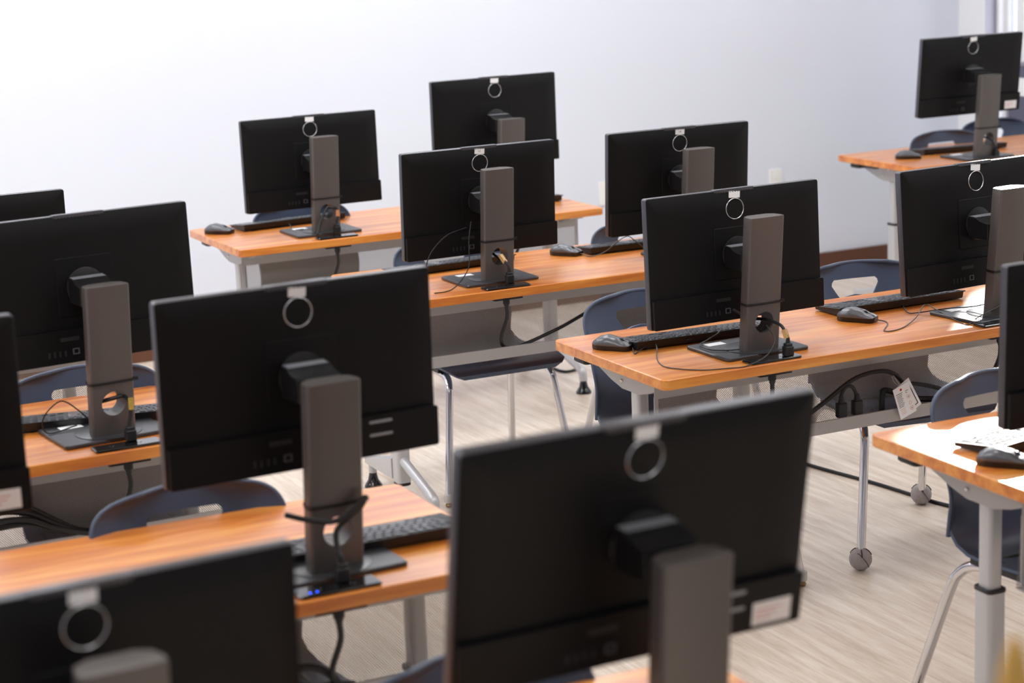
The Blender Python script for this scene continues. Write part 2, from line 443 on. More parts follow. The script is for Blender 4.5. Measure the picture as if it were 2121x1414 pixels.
COMP = {}
def computer(key, label, x, y, rz, tilt, zb, num=None, ang=4, ring=True, asset=False, nub=True):
    t = empty('desktop_computer', label, 'computer', (x, y, TZ), rz, 'all-in-one computers on the classroom tables')
    COMP[key] = t
    zc = zb+MH/2-TZ
    h = link('display_housing', cached('housing', m_housing), t, (0, P0, zc), (R(tilt), 0, 0))
    link('back_cover', cached('back', m_back), h); link('port_cover', cached('port', m_port), h)
    if ring: link('emblem', cached('emblem', m_emblem), h)
    link('mounting_plate', cached('plate', m_plate), h); link('tilt_hub', cached('hub', m_hub), h)
    link('webcam_lid', cached('webcam', m_webcam), h); link('screen', cached('screen', m_screen), h)
    link('network_port', cached('rj', m_rj), h); link('regulatory_label', cached('reg', m_seriallabel), h)
    for k in range(4): link('usb_port', cached('usb%d' % k, lambda: m_usb(k)), h)
    for k in range(2 if key in ('600', '1310') else 0): link('vent_slot', cached('vent%d' % k, lambda: m_vent(k)), h)
    if asset: link('inventory_label', cached('asset', m_asset), h)
    if num is not None: link('number_label', m_sticker(num, ang), h)
    ya = -(CB+(CT-CB)*min(1, zc/HC))+.055+.028
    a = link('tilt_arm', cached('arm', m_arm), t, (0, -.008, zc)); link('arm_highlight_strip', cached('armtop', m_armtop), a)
    link('stand_column', cached('column', m_column), t); link('cable_tie', cached('tie', m_tie), t)
    link('stand_base', cached('base', m_base), t); link('swivel_disc', cached('swivel', m_swivel), t); link('base_label', cached('blab', m_baselabel), t)
    return t

computer('F', 'black all-in-one computer at centre right, whole stand in view behind the grey graphite mouse', 2.8063, 4.467, 1.63, -2.05, .8136, '', 4)
computer('11', 'black all-in-one computer with label 11, in the middle of the photo', 2.6949, 5.819, .4, 2.66, .8164, '11', 4)
computer('14', 'black all-in-one computer with label 14, right neighbour of computer 11', 3.4246, 5.805, -.4, 3.3, .8174, '14', 2)
computer('b1', 'black all-in-one computer on the rear table, left of its two, against the pale wall', 2.6035, 7.1099, 1.28, -.7, .826, '', 2)
computer('b2', 'black all-in-one computer raised high on the rear table, right of its two, behind computer 11', 3.3778, 7.1223, 1.44, .19, .9115, '', 2)
computer('200', 'black all-in-one computer with bare back and no ring emblem, left side', 1.1115, 4.6077, 5.94, -1.57, .9074, None, 0, False)
computer('600', 'large black all-in-one computer left of centre, blue lights at its foot', 1.2032, 3.4005, 3.14, 1.16, .9138, '', 5)
computer('1310', 'blurred black all-in-one computer in the foreground centre with white label at lower right', 1.2389, 2.2145, 1.98, 10.2, .9173, '', 0, True, True)
computer('300', 'blurred black all-in-one computer in the lower left corner, only its upper half in view', .5057, 2.239, 3.34, 2.75, .8173, '', 2)
computer('br', 'black all-in-one computer on the far right table by the window', 5.6863, 7.1193, -.8, 6.0, .9229, '', -4, True, True)
computer('2000', 'black all-in-one computer cut by the right edge, its stand top lit white', 3.586, 4.4483, 4.6, -3.94, .8132, '', 6)
computer('30', 'black all-in-one computer cut by the left edge, white label at its lower right', .4224, 3.3978, 0, .35, .9221, '', 0, True, True)
computer('tl', 'black all-in-one computer at upper left edge, only its top right corner in view', 1.0811, 5.7685, .37, .63, .817, '', 0, False)
computer('2110', 'black all-in-one computer at the right edge, only a dark left strip in view', 2.905, 3.17, 0, 1, .815, '', 0)

# ------------------------------------------------------------------ tables
def m_top():
    b = bmesh.new(); prism_z(b, rrect(TW/2, TD/2, .018, 5, TW/2, TD/2), TZ-.028, TZ, .0022); return mesh_of('tabletop', b, 'wood')
def m_bracket(s):
    b = bmesh.new()
    poly = [(.045, TZ-.028), (.555, TZ-.028), (.555, TZ-.036), (.50, TZ-.050), (.40, TZ-.085), (.345, TZ-.098), (.255, TZ-.098), (.20, TZ-.085), (.10, TZ-.050), (.045, TZ-.038)]
    x = .10 if s == 0 else TW-.10
    prism_x(b, poly, x-.030, x+.030, .002); return mesh_of('support_bracket', b, 'steel')
def m_post(s):
    x = .10 if s == 0 else TW-.10
    b = bmesh.new(); prism_z(b, rrect(.0175, .022, .010, 4, x, .30), .40, TZ-.09); return mesh_of('leg_post', b, 'silver')
def m_sleeve(s):
    x = .10 if s == 0 else TW-.10
    b = bmesh.new(); prism_z(b, rrect(.0235, .028, .012, 4, x, .30), .085, .445); return mesh_of('leg_sleeve', b, 'silver')
def m_collar(s):
    x = .10 if s == 0 else TW-.10
    b = bmesh.new(); prism_z(b, rrect(.025, .0295, .012, 4, x, .30), .443, .452, .001); return mesh_of('leg_collar', b, 'collar')
def m_legcap(s):
    x = .10 if s == 0 else TW-.10
    b = bmesh.new(); prism_z(b, rrect(.0225, .027, .012, 4, x, .30), .074, .086, .002); return mesh_of('leg_cap', b, 'collar')
def m_arm_far(s):
    x = .10 if s == 0 else TW-.10
    b = bmesh.new(); loft(b, [[(x+dx, y, z) for dx, z in ((-w, z0), (w, z0), (w, z1), (-w*.6, z1+.006), (w*-1, z1))] for y, w, z0, z1 in ((.325, .026, .092, .158), (.45, .024, .088, .132), (.585, .020, .084, .104))])
    tube(b, [(x, .565, .092), (x, .565, .052)], .014, 12, False)
    return mesh_of('foot_arm', b, 'silver')
def m_arm_near(s):
    x = .10 if s == 0 else TW-.10
    b = bmesh.new(); tube(b, [(x, .275, .158), (x, .20, .136), (x, .10, .108), (x, .055, .094), (x, .038, .080), (x, .034, .050)], .0165, 14); return mesh_of('foot_arm', b, 'silver')
def m_glide(s, y):
    x = .10 if s == 0 else TW-.10
    b = bmesh.new(); lathe(b, [(.031, 0), (.031, .006), (.026, .014), (.018, .026), (.014, .045), (.013, .058)], 24, (x, y, 0)); return mesh_of('glide', b, 'blackg')
def m_screws(s, k):
    x, y, z = ((.0685 if s == 0 else TW-.0685), (.22, .30, .34)[k], (TZ-.05, TZ-.045, TZ-.075)[k])
    b = bmesh.new(); bmesh.ops.create_uvsphere(b, u_segments=10, v_segments=6, radius=.005, matrix=Matrix.Translation((x, y, z))); return mesh_of('screw', b, 'chrome')
TX0, TX1 = .048, TW-.048
def m_perf():
    b = bmesh.new(); v = [b.verts.new(p) for p in ((TX0, .150, .505), (TX1, .150, .505), (TX1, .135, .655), (TX0, .135, .655))]; b.faces.new(v); return mesh_of('perforated_panel', b, 'perf', smooth=False)
def m_pband():
    b = bmesh.new(); loft(b, [[(x, .1345, .654), (x, .1355, .654), (x, .133, .690), (x, .131, .690)] for x in (TX0, TX1)]); box(b, TX0, TX1, .105, .140, .690, .697)
    for s in (TX0, TX1-.012): box(b, s, s+.012, .134, .137, .51, .66)
    for q in (.3, .75, 1.2): box(b, q-.02, q+.02, .12, .136, .697, .7095)
    return mesh_of('panel_rail', b, 'steel')
def m_tray():
    b = bmesh.new(); loft(b, [[(x, .152, .503), (x, .152, .500), (x, .088, .497), (x, .080, .499), (x, .074, .536), (x, .078, .537), (x, .084, .503), (x, .090, .501)] for x in (TX0, TX1)]); return mesh_of('cable_tray', b, 'steel')
def m_lever(s):
    x = .05 if s == 0 else TW-.05
    b = bmesh.new()
    ly = .50 if s == 0 else .17; d = -1 if s == 0 else 1
    prism_z(b, rrect(.024, .035, .010, 4, x, ly), TZ-.052, TZ-.028, .004); box(b, x-.012, x+.012, min(ly, ly+d*.14), max(ly, ly+d*.14), TZ-.044, TZ-.032); return mesh_of('fold_lever', b, 'collar')
def m_module():
    b = bmesh.new(); prism_z(b, rrect(.078, .025, .006, 4), 0, .0065, .0018); return mesh_of('power_module', b, 'blackg')
def m_socket(k):
    b = bmesh.new(); x = (.03, -.035)[k]
    for dx in (-.004, .004): box(b, x+dx-.001, x+dx+.001, -.004, .004, .0062, .0068)
    tube(b, [(x, -.009, .0060), (x, -.009, .0068)], .002, 10, False); return mesh_of('socket', b, 'edge', smooth=False)
def m_led(k):
    b = bmesh.new(); tube(b, [(-.055+.013*k, -.012, .006), (-.055+.013*k, -.012, .0072)], .0022, 10, False); return mesh_of('indicator_light', b, 'led')
def m_gland():
    b = bmesh.new(); prism_z(b, rrect(.05, .022, .006, 3), -.036, -.028); tube(b, [(0, 0, -.036), (0, 0, -.052)], .011, 12, False); tube(b, [(0, 0, -.05), (0, 0, -.066)], lambda t: .010-.004*t, 12, False); return mesh_of('cord_grip', b, 'collar')

def table(label, x, y, rz, mods, hang=(), lit=()):
    t = empty('classroom_table', label, 'table', (x, y, 0), rz, 'cherry-topped training tables')
    link('tabletop', cached('top', m_top), t)
    for s in (0, 1):
        br = link('support_bracket', cached('brk%d' % s, lambda: m_bracket(s)), t)
        for k in range(3): link('screw', cached('scr%d%d' % (s, k), lambda: m_screws(s, k)), br)
        p = link('leg_post', cached('post%d' % s, lambda: m_post(s)), t)
        link('leg_sleeve', cached('slv%d' % s, lambda: m_sleeve(s)), p); link('leg_collar', cached('col%d' % s, lambda: m_collar(s)), p); link('leg_cap', cached('cap%d' % s, lambda: m_legcap(s)), p)
        for nm, fn, gy in (('far', m_arm_far, .565), ('near', m_arm_near, .034)):
            f = link('foot_arm', cached('fa%s%d' % (nm, s), lambda: fn(s)), t)
            link('glide', cached('gl%s%d' % (nm, s), lambda: m_glide(s, gy)), f)
        link('fold_lever', cached('lev%d' % s, lambda: m_lever(s)), t)
    link('perforated_panel', cached('perf', m_perf), t); link('panel_rail', cached('pband', m_pband), t); link('cable_tray', cached('tray', m_tray), t)
    Mi = (Matrix.Translation((x, y, 0)) @ Matrix.Rotation(R(rz), 4, 'Z')).inverted()
    for i, mx in enumerate(mods):
        m = link('power_module', cached('mod', m_module), t, (mx-x, .034, TZ))
        for k in range(2): link('socket', cached('sok%d' % k, lambda: m_socket(k)), m)
        for k in range(2 if i in lit else 0): link('indicator_light', cached('led%d' % k, lambda: m_led(k)), m)
        link('cord_grip', cached('gland', m_gland), m)
        b = bmesh.new()
        H = hang[i] if i < len(hang) and hang[i] else [(0, .0, -.06), (.004, .01, -.10), (-.008, .03, -.16), (.01, .06, -.20), (.05, .075, -.215)]
        tube(b, H, .006, 8); obj('module_cord', b, 'cord', m)
    return t
T_A = table('cherry-topped table at centre right with cables and a white tag in its tray', 2.4472, 4.2606, .386, (2.79, 3.535))
T_11 = table('cherry-topped table under computers 11 and 14, mid photo', 2.2964, 5.6056, -.57, (2.675, 3.40))
T_bk = table('cherry-topped table at the back near the wall, both ends in view', 2.2171, 6.8817, .57, (2.605, 3.36))
T_br = table('cherry-topped table at far right by the window, seen beyond the white-lit monitor edge', 5.2872, 6.9865, .09, (5.70,))
T_L3 = table('cherry-topped table at left under the computer with no ring emblem', -.05, 4.3677, 1.156, (.37, 1.126))
T_L2 = table('cherry-topped table at left foreground with the rounded right corner and pale sheen', .036, 3.2002, -.07, (.40, 1.178), (), (1,))
T_R1 = table('cherry-topped table at right foreground with bright white glare on its top', 2.5575, 2.9676, -.87, (2.93,))
T_L1 = table('cherry-topped table in the bottom foreground, mostly hidden below the frame', .0502, 2.0613, -1.6, (.52, 1.25))
T_L4 = table('cherry-topped table behind the left computers, hidden by them', -.06, 5.57, .3, (1.10,))

# ------------------------------------------------------------------ keyboards
KW, KD = .440, .128
def m_kbody():
    b = bmesh.new()
    # local: user side = +y, rear (thick, facing the camera) = -y
    prof = [(.062, .004), (.064, .008), (.064, .0125), (-.062, .0245), (-.064, .0235), (-.060, .006), (-.056, .003)]
    loft(b, [[(x*k, y, z) for y, z in prof] for x, k in ((-KW/2+.006, 1), (KW/2-.006, 1))])
    # flared top deck
    deck = [(.064, .0112), (.064, .0140), (-.065, .0262), (-.065, .0232)]
    loft(b, [[(x, y, z) for y, z in deck] for x in (-KW/2, KW/2)])
    return mesh_of('case', b, 'keyb')
def key_list():
    K = []; u = .01905
    def row(r, xs, hy=1.0):
        for x0, w in xs: K.append((x0, w, r, hy))
    # column units from the user's left; user faces -y, so user's left = +x
    def run(x, ws):
        o = []
        for w in ws: o.append((x, w)); x += w
        return o
    row(0, [(0, 1)]+run(2, [1]*4)+run(6.5, [1]*4)+run(11, [1]*4)+run(15.25, [1]*3)+run(18.5, [1]*4))
    row(1, run(0, [1]*13+[2])+run(15.25, [1]*3)+run(18.5, [1]*4))
    row(2, run(0, [1.5]+[1]*12+[1.5])+run(15.25, [1]*3)+run(18.5, [1]*3))
    row(3, run(0, [1.75]+[1]*11+[2.25])+run(18.5, [1]*3))
    row(4, run(0, [2.25]+[1]*10+[2.75])+[(16.25, 1)]+run(18.5, [1]*3))
    row(5, run(0, [1.25]*3+[6.25]+[1.25]*4)+run(15.25, [1]*3)+run(18.5, [2, 1]))
    K.append((21.5, 1, 2.5, 2)); K.append((21.5, 1, 4.5, 2))
    return K
KEYS = key_list()
def key_geom(w, hy):
    b = bmesh.new(); u = .0188; hx = w*u/2-.0018; hyy = hy*.0178/2-.0018
    loft(b, [[(p[0], p[1], 0) for p in rrect(hx, hyy, .0015, 2)], [(p[0]*.97, p[1]*.95, .0022) for p in rrect(hx, hyy, .0015, 2)], [(p[0]*.9, p[1]*.85, .0028) for p in rrect(hx, hyy, .0015, 2)]])
    return b
SL = math.atan2(.0126, .129)
def key_pos(k):
    x0, w, r, hy = k; u = .0188
    x = KW/2-.0115-(x0+w/2)*u*.991
    yy = -.0515+r*.0186+(.004 if r > 0 else 0)
    return x, yy, .0258-(yy+.065)*math.tan(SL)
def m_allkeys():
    b = bmesh.new()
    for k in KEYS:
        x, y, z = key_pos(k); t = key_geom(k[1], k[3]); A = Matrix.Translation((x, y, z)) @ Matrix.Rotation(-SL, 4, 'X')
        add(b, t, lambda c: A @ c)
    return mesh_of('keycaps', b, 'key')
def m_leds():
    b = bmesh.new(); box(b, -.19, -.12, -.062, -.057, .0258, .0262); return mesh_of('status_strip', b, 'edge', smooth=False)
def m_kfoot(s):
    b = bmesh.new(); box(b, s*.17-.012, s*.17+.012, -.056, -.050, 0, .008); return mesh_of('fold_out_foot', b, 'keyb', smooth=False)
def keyboard(label, x, y, rz, detail, cord=None, cm='cord', r=.0017):
    t = empty('keyboard', label, 'keyboard', (x, y, TZ), rz, 'black keyboards on the tables')
    link('case', cached('kbody', m_kbody), t); link('status_strip', cached('kled', m_leds), t)
    for s in (-1, 1): link('fold_out_foot', cached('kf%d' % s, lambda: m_kfoot(s)), t)
    if detail:
        ks = sorted(KEYS, key=lambda k: k[2]) 
        for i, k in enumerate(ks[:100]):
            x_, y_, z_ = key_pos(k)
            link('key', cached('key%g_%g' % (k[1], k[3]), lambda: mesh_of('key', key_geom(k[1], k[3]), 'key')), t, (x_, y_, z_), (-SL, 0, 0))
        def rest():
            b = bmesh.new()
            for k in ks[100:]:
                px, py, pz = key_pos(k); A = Matrix.Translation((px, py, pz)) @ Matrix.Rotation(-SL, 4, 'X'); add(b, key_geom(k[1], k[3]), lambda c: A @ c)
            return mesh_of('keys_front_row', b, 'key')
        if len(ks) > 100:
            o = link('keys_front_row', cached('krest', rest), t); o['kind'] = 'stuff'
    else:
        o = link('keycaps', cached('allkeys', m_allkeys), t); o['kind'] = 'stuff'
    if cord: wtube('cord', cord, r, cm, t)
    return t
def wtube(name, pts, r, m, parent, n=8):
    """tube given in world coordinates, parented"""
    M = Matrix.Translation(parent.location) @ parent.rotation_euler.to_matrix().to_4x4() if parent is not None else Matrix()
    Mi = M.inverted(); b = bmesh.new(); tube(b, [Mi @ Vector(p) for p in pts], r, n)
    return obj(name, b, m, parent)

keyboard('black keyboard under the centre right computer, beside the graphite mouse', 2.775, 4.64, -3, True,
    [(2.70, 4.575, .752), (2.769, 4.60, .752), (2.818, 4.60, .763), (2.79, 4.56, .762), (2.745, 4.54, .753), (2.699, 4.503, .751), (2.70, 4.43, .7505), (2.779, 4.40, .752), (2.80, 4.375, .79), (2.806, 4.36, .815)])
keyboard('black keyboard at right with its own right end in view, behind the silver-lit mouse', 3.45, 4.69, 0, True,
    [(3.45, 4.63, .745), (3.414, 4.558, .741), (3.431, 4.537, .741), (3.50, 4.50, .750), (3.56, 4.44, .76), (3.60, 4.36, .79), (3.607, 4.345, .815)])
keyboard('black keyboard below the emblemless computer at left, turned slightly', 1.13, 4.705, -12, True,
    [(1.06, 4.62, .755), (.99, 4.60, .750), (.973, 4.59, .778), (.987, 4.58, .809), (1.019, 4.57, .83), (1.053, 4.56, .805), (1.081, 4.55, .772), (1.10, 4.53, .75)])
keyboard('blurred black keyboard right of the stand with blue lights, grey-lit keys', 1.285, 3.445, 0, True)
keyboard('black keyboard with white glare over its keys at the right foreground table', 2.868, 3.35, 12, True)
keyboard('black keyboard under computer 11', 2.68, 6.075, 4, False,
    [(2.52, 6.01, .75), (2.50, 5.90, .746), (2.462, 5.79, .765), (2.455, 5.755, .80), (2.475, 5.75, .853), (2.535, 5.76, .9), (2.616, 5.785, .914)])
keyboard('black keyboard under computer 14, beside the mid-photo mouse', 3.375, 6.025, -2, False)
keyboard('black keyboard on the rear table under its left computer', 2.575, 7.355, 6, False,
    [(2.55, 7.28, .75), (2.53, 7.20, .742), (2.50, 7.16, .742), (2.55, 7.12, .749)])
keyboard('black keyboard on the rear table, only a dark end showing right of computer 11', 3.47, 7.27, -14, False)
keyboard('black keyboard on the far right table by the window', 5.77, 7.33, -6, False)

# ------------------------------------------------------------------ mice
def interp(t, pts):
    for (a, b), (c, d) in zip(pts, pts[1:]):
        if t <= c:
            u = (t-a)/(c-a); u = u*u*(3-2*u); return b+(d-b)*u
    return pts[-1][1]
def mouse_w(t): return interp(t, [(0, .010), (.06, .021), (.2, .0295), (.4, .031), (.62, .0285), (.85, .0285), (.96, .0255), (1, .020)])
def mouse_rings(f0, f1, grow=0):
    # body along y: nose at -y, length .112, width .062, height .038
    rings = []
    for i in range(21):
        t = i/20; y = .056-.112*t; w = mouse_w(t)
        zt = interp(t, [(0, .0155), (.07, .025), (.2, .0345), (.38, .0385), (.6, .034), (.85, .0235), (1, .0155)])
        ring = []
        for k in range(17):
            a = PI*k/16; c, q = math.cos(a), math.sin(a)
            ring.append((w*math.copysign(abs(c)**.8, c), y, .0135+(zt-.0135)*abs(q)**.75))
        ring += [(-w*.97, y, .0125), (w*.97, y, .0125)]
        rings.append(ring)
    return rings
def m_mshell():
    b = bmesh.new(); loft(b, mouse_rings(0, 1)); return mesh_of('shell', b, 'mouse', angle=50)
def m_mbase():
    b = bmesh.new(); rings = []
    for z, g in ((0, .90), (.003, .96), (.0135, 1.0)):
        ring = []
        for i in range(21):
            t = i/20; y = .056-.112*t; w = mouse_w(t)
            ring.append((w*g, y*(.97 if z == 0 else 1)))
        poly = ring+[(-x, y) for x, y in ring[::-1]]
        rings.append([(x, y, z) for x, y in poly])
    loft(b, rings); return mesh_of('underbody', b, 'mouseb', angle=50)
def m_mwheel():
    b = bmesh.new(); A = Matrix.Translation((0, -.026, .0235)) @ Matrix.Rotation(PI/2, 4, 'Y'); t = bmesh.new(); lathe(t, [(.006, -.0035), (.0082, -.002), (.0082, .002), (.006, .0035)], 20); add(b, t, lambda c: A @ c)
    return mesh_of('scroll_wheel', b, 'mouseb')
def m_mslot():
    b = bmesh.new(); tube(b, [(0, -.012, .0336), (0, -.022, .0303), (0, -.034, .0256), (0, -.046, .0205), (0, -.0545, .0170)], .0010, 6); return mesh_of('button_gap', b, 'mouseb')
def mouse(label, x, y, rz, cord=None, shade='mouse'):
    t = empty('computer_mouse', label, 'mouse', (x, y, TZ), rz, 'computer mice on the tables')
    link('shell', cached('msh'+shade, m_mshell), t); link('underbody', cached('mba', m_mbase), t); link('scroll_wheel', cached('mwh', m_mwheel), t); link('button_gap', cached('msl', m_mslot), t)
    if cord: wtube('cord', cord, .0016, 'cordg', t)
    return t
zc = TZ+.0018
mouse('graphite mouse near the left end of the centre right table', 2.520, 4.658, 36,
    [(2.552, 4.605, .745), (2.535, 4.565, zc), (2.56, 4.58, .742), (2.612, 4.60, .752), (2.60, 4.56, .748), (2.552, 4.476, zc), (2.524, 4.393, zc), (2.543, 4.34, zc), (2.587, 4.295, zc), (2.648, 4.277, zc), (2.690, 4.268, zc), (2.752, 4.285, .747), (2.80, 4.32, .755), (2.83, 4.345, .78), (2.815, 4.36, .815)])
mouse('silver-lit mouse at right before the long keyboard', 3.246, 4.566, 30,
    [(3.275, 4.515, .745), (3.297, 4.50, zc), (3.277, 4.466, zc), (3.225, 4.41, zc), (3.237, 4.393, zc), (3.293, 4.413, zc), (3.382, 4.475, .745), (3.46, 4.54, .760), (3.47, 4.50, .751), (3.455, 4.386, zc), (3.45, 4.335, zc), (3.498, 4.354, .75), (3.57, 4.34, .78), (3.60, 4.34, .81)])
mouse('dark mouse in the right foreground beside the glaring white keyboard', 2.645, 3.205, 38)
mouse('dark mouse in mid photo right of computer 11', 3.098, 6.04, 34,
    [(3.13, 5.99, .745), (3.145, 5.95, zc), (3.19, 5.93, .752), (3.24, 5.93, .782), (3.279, 5.93, .796), (3.301, 5.92, .78), (3.339, 5.90, .742)])
mouse('silver-topped mouse at the left end of the rear table', 2.279, 7.31, 46)
mouse('black mouse on the far right table by the window', 5.44, 7.26, 55)

# ------------------------------------------------------------------ power cords at the computers
def local(k, p):
    t = COMP[k]; return t.location + t.rotation_euler.to_matrix() @ Vector(p)
def power_cord(label, key, plug, pts, band, r=.0042):
    t = empty('power_cord', label, 'cord', (plug[0], plug[1], TZ+.0065), 0, 'power cords feeding the computers')
    b = bmesh.new(); prism_z(b, rrect(.0125, .0115, .004, 3), 0, .026, .002); prism_z(b, rrect(.010, .009, .004, 3), .024, .034, .002); tube(b, [(0, 0, .033), (0, 0, .048)], lambda q: .0065-.002*q, 10, False)
    obj('plug', b, 'cord', t)
    P = [(plug[0], plug[1], TZ+.05)]+[tuple(p) for p in pts]
    wtube('cable', P, r, 'cord', t, 10)
    if band:
        a, c, m = band; a, c = Vector(a)-t.location, Vector(c)-t.location
        b = bmesh.new(); d = (c-a); u = d.normalized(); s = u.cross(Vector((0, 1, 0))).normalized()
        q = bmesh.new(); box(q, -.006, .006, -.0055, .0055, 0, d.length)
        A = Matrix.Translation(a) @ u.to_track_quat('Z', 'Y').to_matrix().to_4x4(); add(b, q, lambda w: A @ w)
        obj('cord_tag', b, m, t, smooth=False)
    return t
def hole(k, dy=0.0): return local(k, (0, -CB-.008+dy, .086))
h = hole('F'); power_cord('black power cord with a brass tag beside the centre right stand', 'F', (2.835, 4.29), [(2.832, 4.295, .80), (2.826, 4.31, .822), h+Vector((.012, .01, .004)), h+Vector((-.012, .05, .005)), h+Vector((-.03, .10, .02))], ((2.834, 4.293, .790), (2.830, 4.30, .812), 'brass'))
h = hole('11'); power_cord('black power cord with a pale gold tag at the stand of computer 11', '11', (2.705, 5.668), [(2.703, 5.672, .80), (2.698, 5.69, .812), h+Vector((.0, .005, -.008)), h+Vector((-.008, .04, .006)), h+Vector((-.02, .09, .02))], ((2.701, 5.685, .806), (2.694, 5.705, .828), 'brass'))
h = hole('b1'); power_cord('looped black power cord with a copper tag at the rear left stand', 'b1', (2.628, 6.972), [(2.632, 6.972, .80), (2.640, 6.98, .83), h+Vector((.02, -.004, .012)), h+Vector((.0, .0, .014)), h+Vector((-.02, -.01, -.01)), (2.563, 6.985, .775), (2.552, 6.975, .748)], ((2.634, 6.972, .806), (2.638, 6.978, .828), 'brown'), .005)
h = hole('200'); power_cord('black power cord with a green and orange tag at the left stand', '200', (1.142, 4.449), [(1.147, 4.452, .805), (1.150, 4.46, .83), h+Vector((.025, 0, .014)), h+Vector((.0, .0, .012)), h+Vector((-.03, .02, .004)), h+Vector((-.03, .08, .0))], ((1.150, 4.452, .815), (1.151, 4.456, .842), 'greentag'), .005)
h = hole('600'); power_cord('thick black power cord wrapped around the stand with blue lights', '600', (1.196, 3.252), [(1.194, 3.262, .80), (1.199, 3.275, .83), (1.222, 3.275, .850), (1.249, 3.275, .869), (1.258, 3.275, .884), (1.246, 3.27, .876), (1.214, 3.268, .857), (1.186, 3.268, .851), (1.141, 3.272, .862), (1.105, 3.275, .876)], None, .0052)
h = hole('2000'); power_cord('black power cord with a brass tag at the right edge stand', '2000', (3.549, 4.294), [(3.556, 4.30, .80), (3.570, 4.32, .825), h+Vector((-.005, .0, .0)), h+Vector((.0, .05, .006))], ((3.558, 4.302, .805), (3.572, 4.322, .832), 'brass'))
h = hole('br'); power_cord('grey-lit power cord at the far right stand by the window', 'br', (5.72, 7.005), [(5.71, 7.00, .79), h+Vector((.01, .0, .0)), h+Vector((.0, .05, .006))], None)

# loose cords lying in the trays
def loose(label, pts, r=.0055, m='cord', plugs=()):
    t = empty('cable', label, 'cable', pts[0], 0, 'loose cables below the tables')
    wtube('cable_run', pts, r, m, t, 8)
    for p in plugs:
        b = bmesh.new(); q = Vector(p)-Vector(pts[0]); prism_z(b, rrect(.0135, .011, .004, 3, q.x, q.y), q.z-.018, q.z+.022, .002); tube(b, [q+Vector((0, 0, .02)), q+Vector((0, 0, .04))], lambda u: .009-.003*u, 10, False); obj('connector', b, 'cord', t)
    return t
loose('thick black cable arching out of the tray left of the white tag', [(2.90, 4.355, .535), (2.952, 4.36, .56), (3.0, 4.36, .585), (3.076, 4.361, .626), (3.13, 4.361, .640), (3.187, 4.361, .640), (3.225, 4.361, .625), (3.25, 4.361, .600), (3.262, 4.365, .57), (3.25, 4.365, .52)], .0062)
loose('black cable with two plugs standing in the tray left of the white tag', [(3.045, 4.355, .565), (3.047, 4.357, .595), (3.062, 4.358, .613), (3.082, 4.358, .612), (3.094, 4.357, .59), (3.096, 4.356, .565)], .0052, 'cord', [(3.045, 4.355, .552), (3.096, 4.356, .552)])
loose('black cable running right of the white tag to the chair back', [(3.255, 4.37, .592), (3.30, 4.37, .587), (3.372, 4.37, .566), (3.43, 4.37, .54)], .0058)
loose('bundled black cables behind the white tag', [(3.19, 4.375, .525), (3.195, 4.378, .57), (3.21, 4.378, .58), (3.30, 4.378, .545), (3.40, 4.38, .53), (3.50, 4.38, .525)], .0085)
for i, (dz, dy) in enumerate(((0, 0), (.012, .012), (-.012, .008), (.024, .022))):
    loose('thick black cable in the left tray, %s of the bundle' % ('lowest front one', 'second one up', 'bottom rear one', 'topmost arched one')[i], [(.74, 4.458+dy, .585+dz), (.83, 4.458+dy, .60+dz*1.4), (.897, 4.46+dy, .592+dz), (.949, 4.462+dy, .565+dz*.7), (1.013, 4.465+dy, .541), (1.08, 4.468+dy, .528)], .007)
loose('coiled black cable in the tray under the blue-lit power strip', [(1.04, 3.30, .54), (1.08, 3.285, .575), (1.12, 3.28, .585), (1.16, 3.285, .57), (1.19, 3.30, .535), (1.15, 3.31, .53), (1.09, 3.31, .55), (1.06, 3.30, .56)], .0075)
loose('black cables crossing behind the perforated panel under computer 11', [(2.66, 5.715, .515), (2.73, 5.72, .518), (2.80, 5.73, .530), (2.86, 5.735, .545), (2.93, 5.74, .565), (3.02, 5.74, .60), (3.10, 5.74, .63)], .006)
loose('black cable lying on the floor at right, ending at the grey ball foot', [(3.74, 5.62, .006), (3.758, 5.497, .006), (3.781, 5.376, .006), (3.806, 5.236, .006), (3.821, 5.101, .006), (3.835, 4.98, .006), (3.85, 4.90, .007)], .0062, 'cord', [(3.86, 4.87, .0185)])
loose('black cable looping on the floor near the rear table foot', [(3.72, 7.46, .006), (3.70, 7.36, .006), (3.715, 7.28, .006), (3.78, 7.30, .006), (3.83, 7.40, .006), (3.86, 7.50, .006)], .006)
loose('thin black cord hanging from the ports of computer 11 to the table', [(2.634, 5.786, .931), (2.612, 5.76, .876), (2.601, 5.74, .808), (2.575, 5.72, .775), (2.53, 5.70, .745), (2.49, 5.68, .739), (2.45, 5.68, .739)], .0017)
# warning tags
def card(w, h, art):
    b = bmesh.new(); box(b, -w/2, w/2, -.0003, .0003, -h, 0)
    for f in b.faces: f.material_index = 0
    for kind, mi, a in art:
        n0 = len(b.faces)
        if kind == 'r': box(b, a[0], a[1], -.0006, -.0003, a[2], a[3])
        elif kind == 'd':
            loft(b, [[(a[0]+a[2]*math.cos(2*PI*k/20), y, a[1]+a[2]*math.sin(2*PI*k/20)) for k in range(20)] for y in (-.0006, -.0003)])
        elif kind == 'o':
            vs = [[b.verts.new((a[0]+rr*math.cos(2*PI*k/20), -.0006, a[1]+rr*math.sin(2*PI*k/20))) for k in range(20)] for rr in (a[2], a[2]*.8)]
            for k in range(20): b.faces.new((vs[0][k], vs[0][(k+1)%20], vs[1][(k+1)%20], vs[1][k]))
        b.faces.ensure_lookup_table()
        for f in b.faces[n0:]: f.material_index = mi
    return b
W_, H_ = .055, .092
art = [('d', 2, (-.003, -.011, .0036)), ('r', 1, (-.022, -.001, -.021, -.0195))]
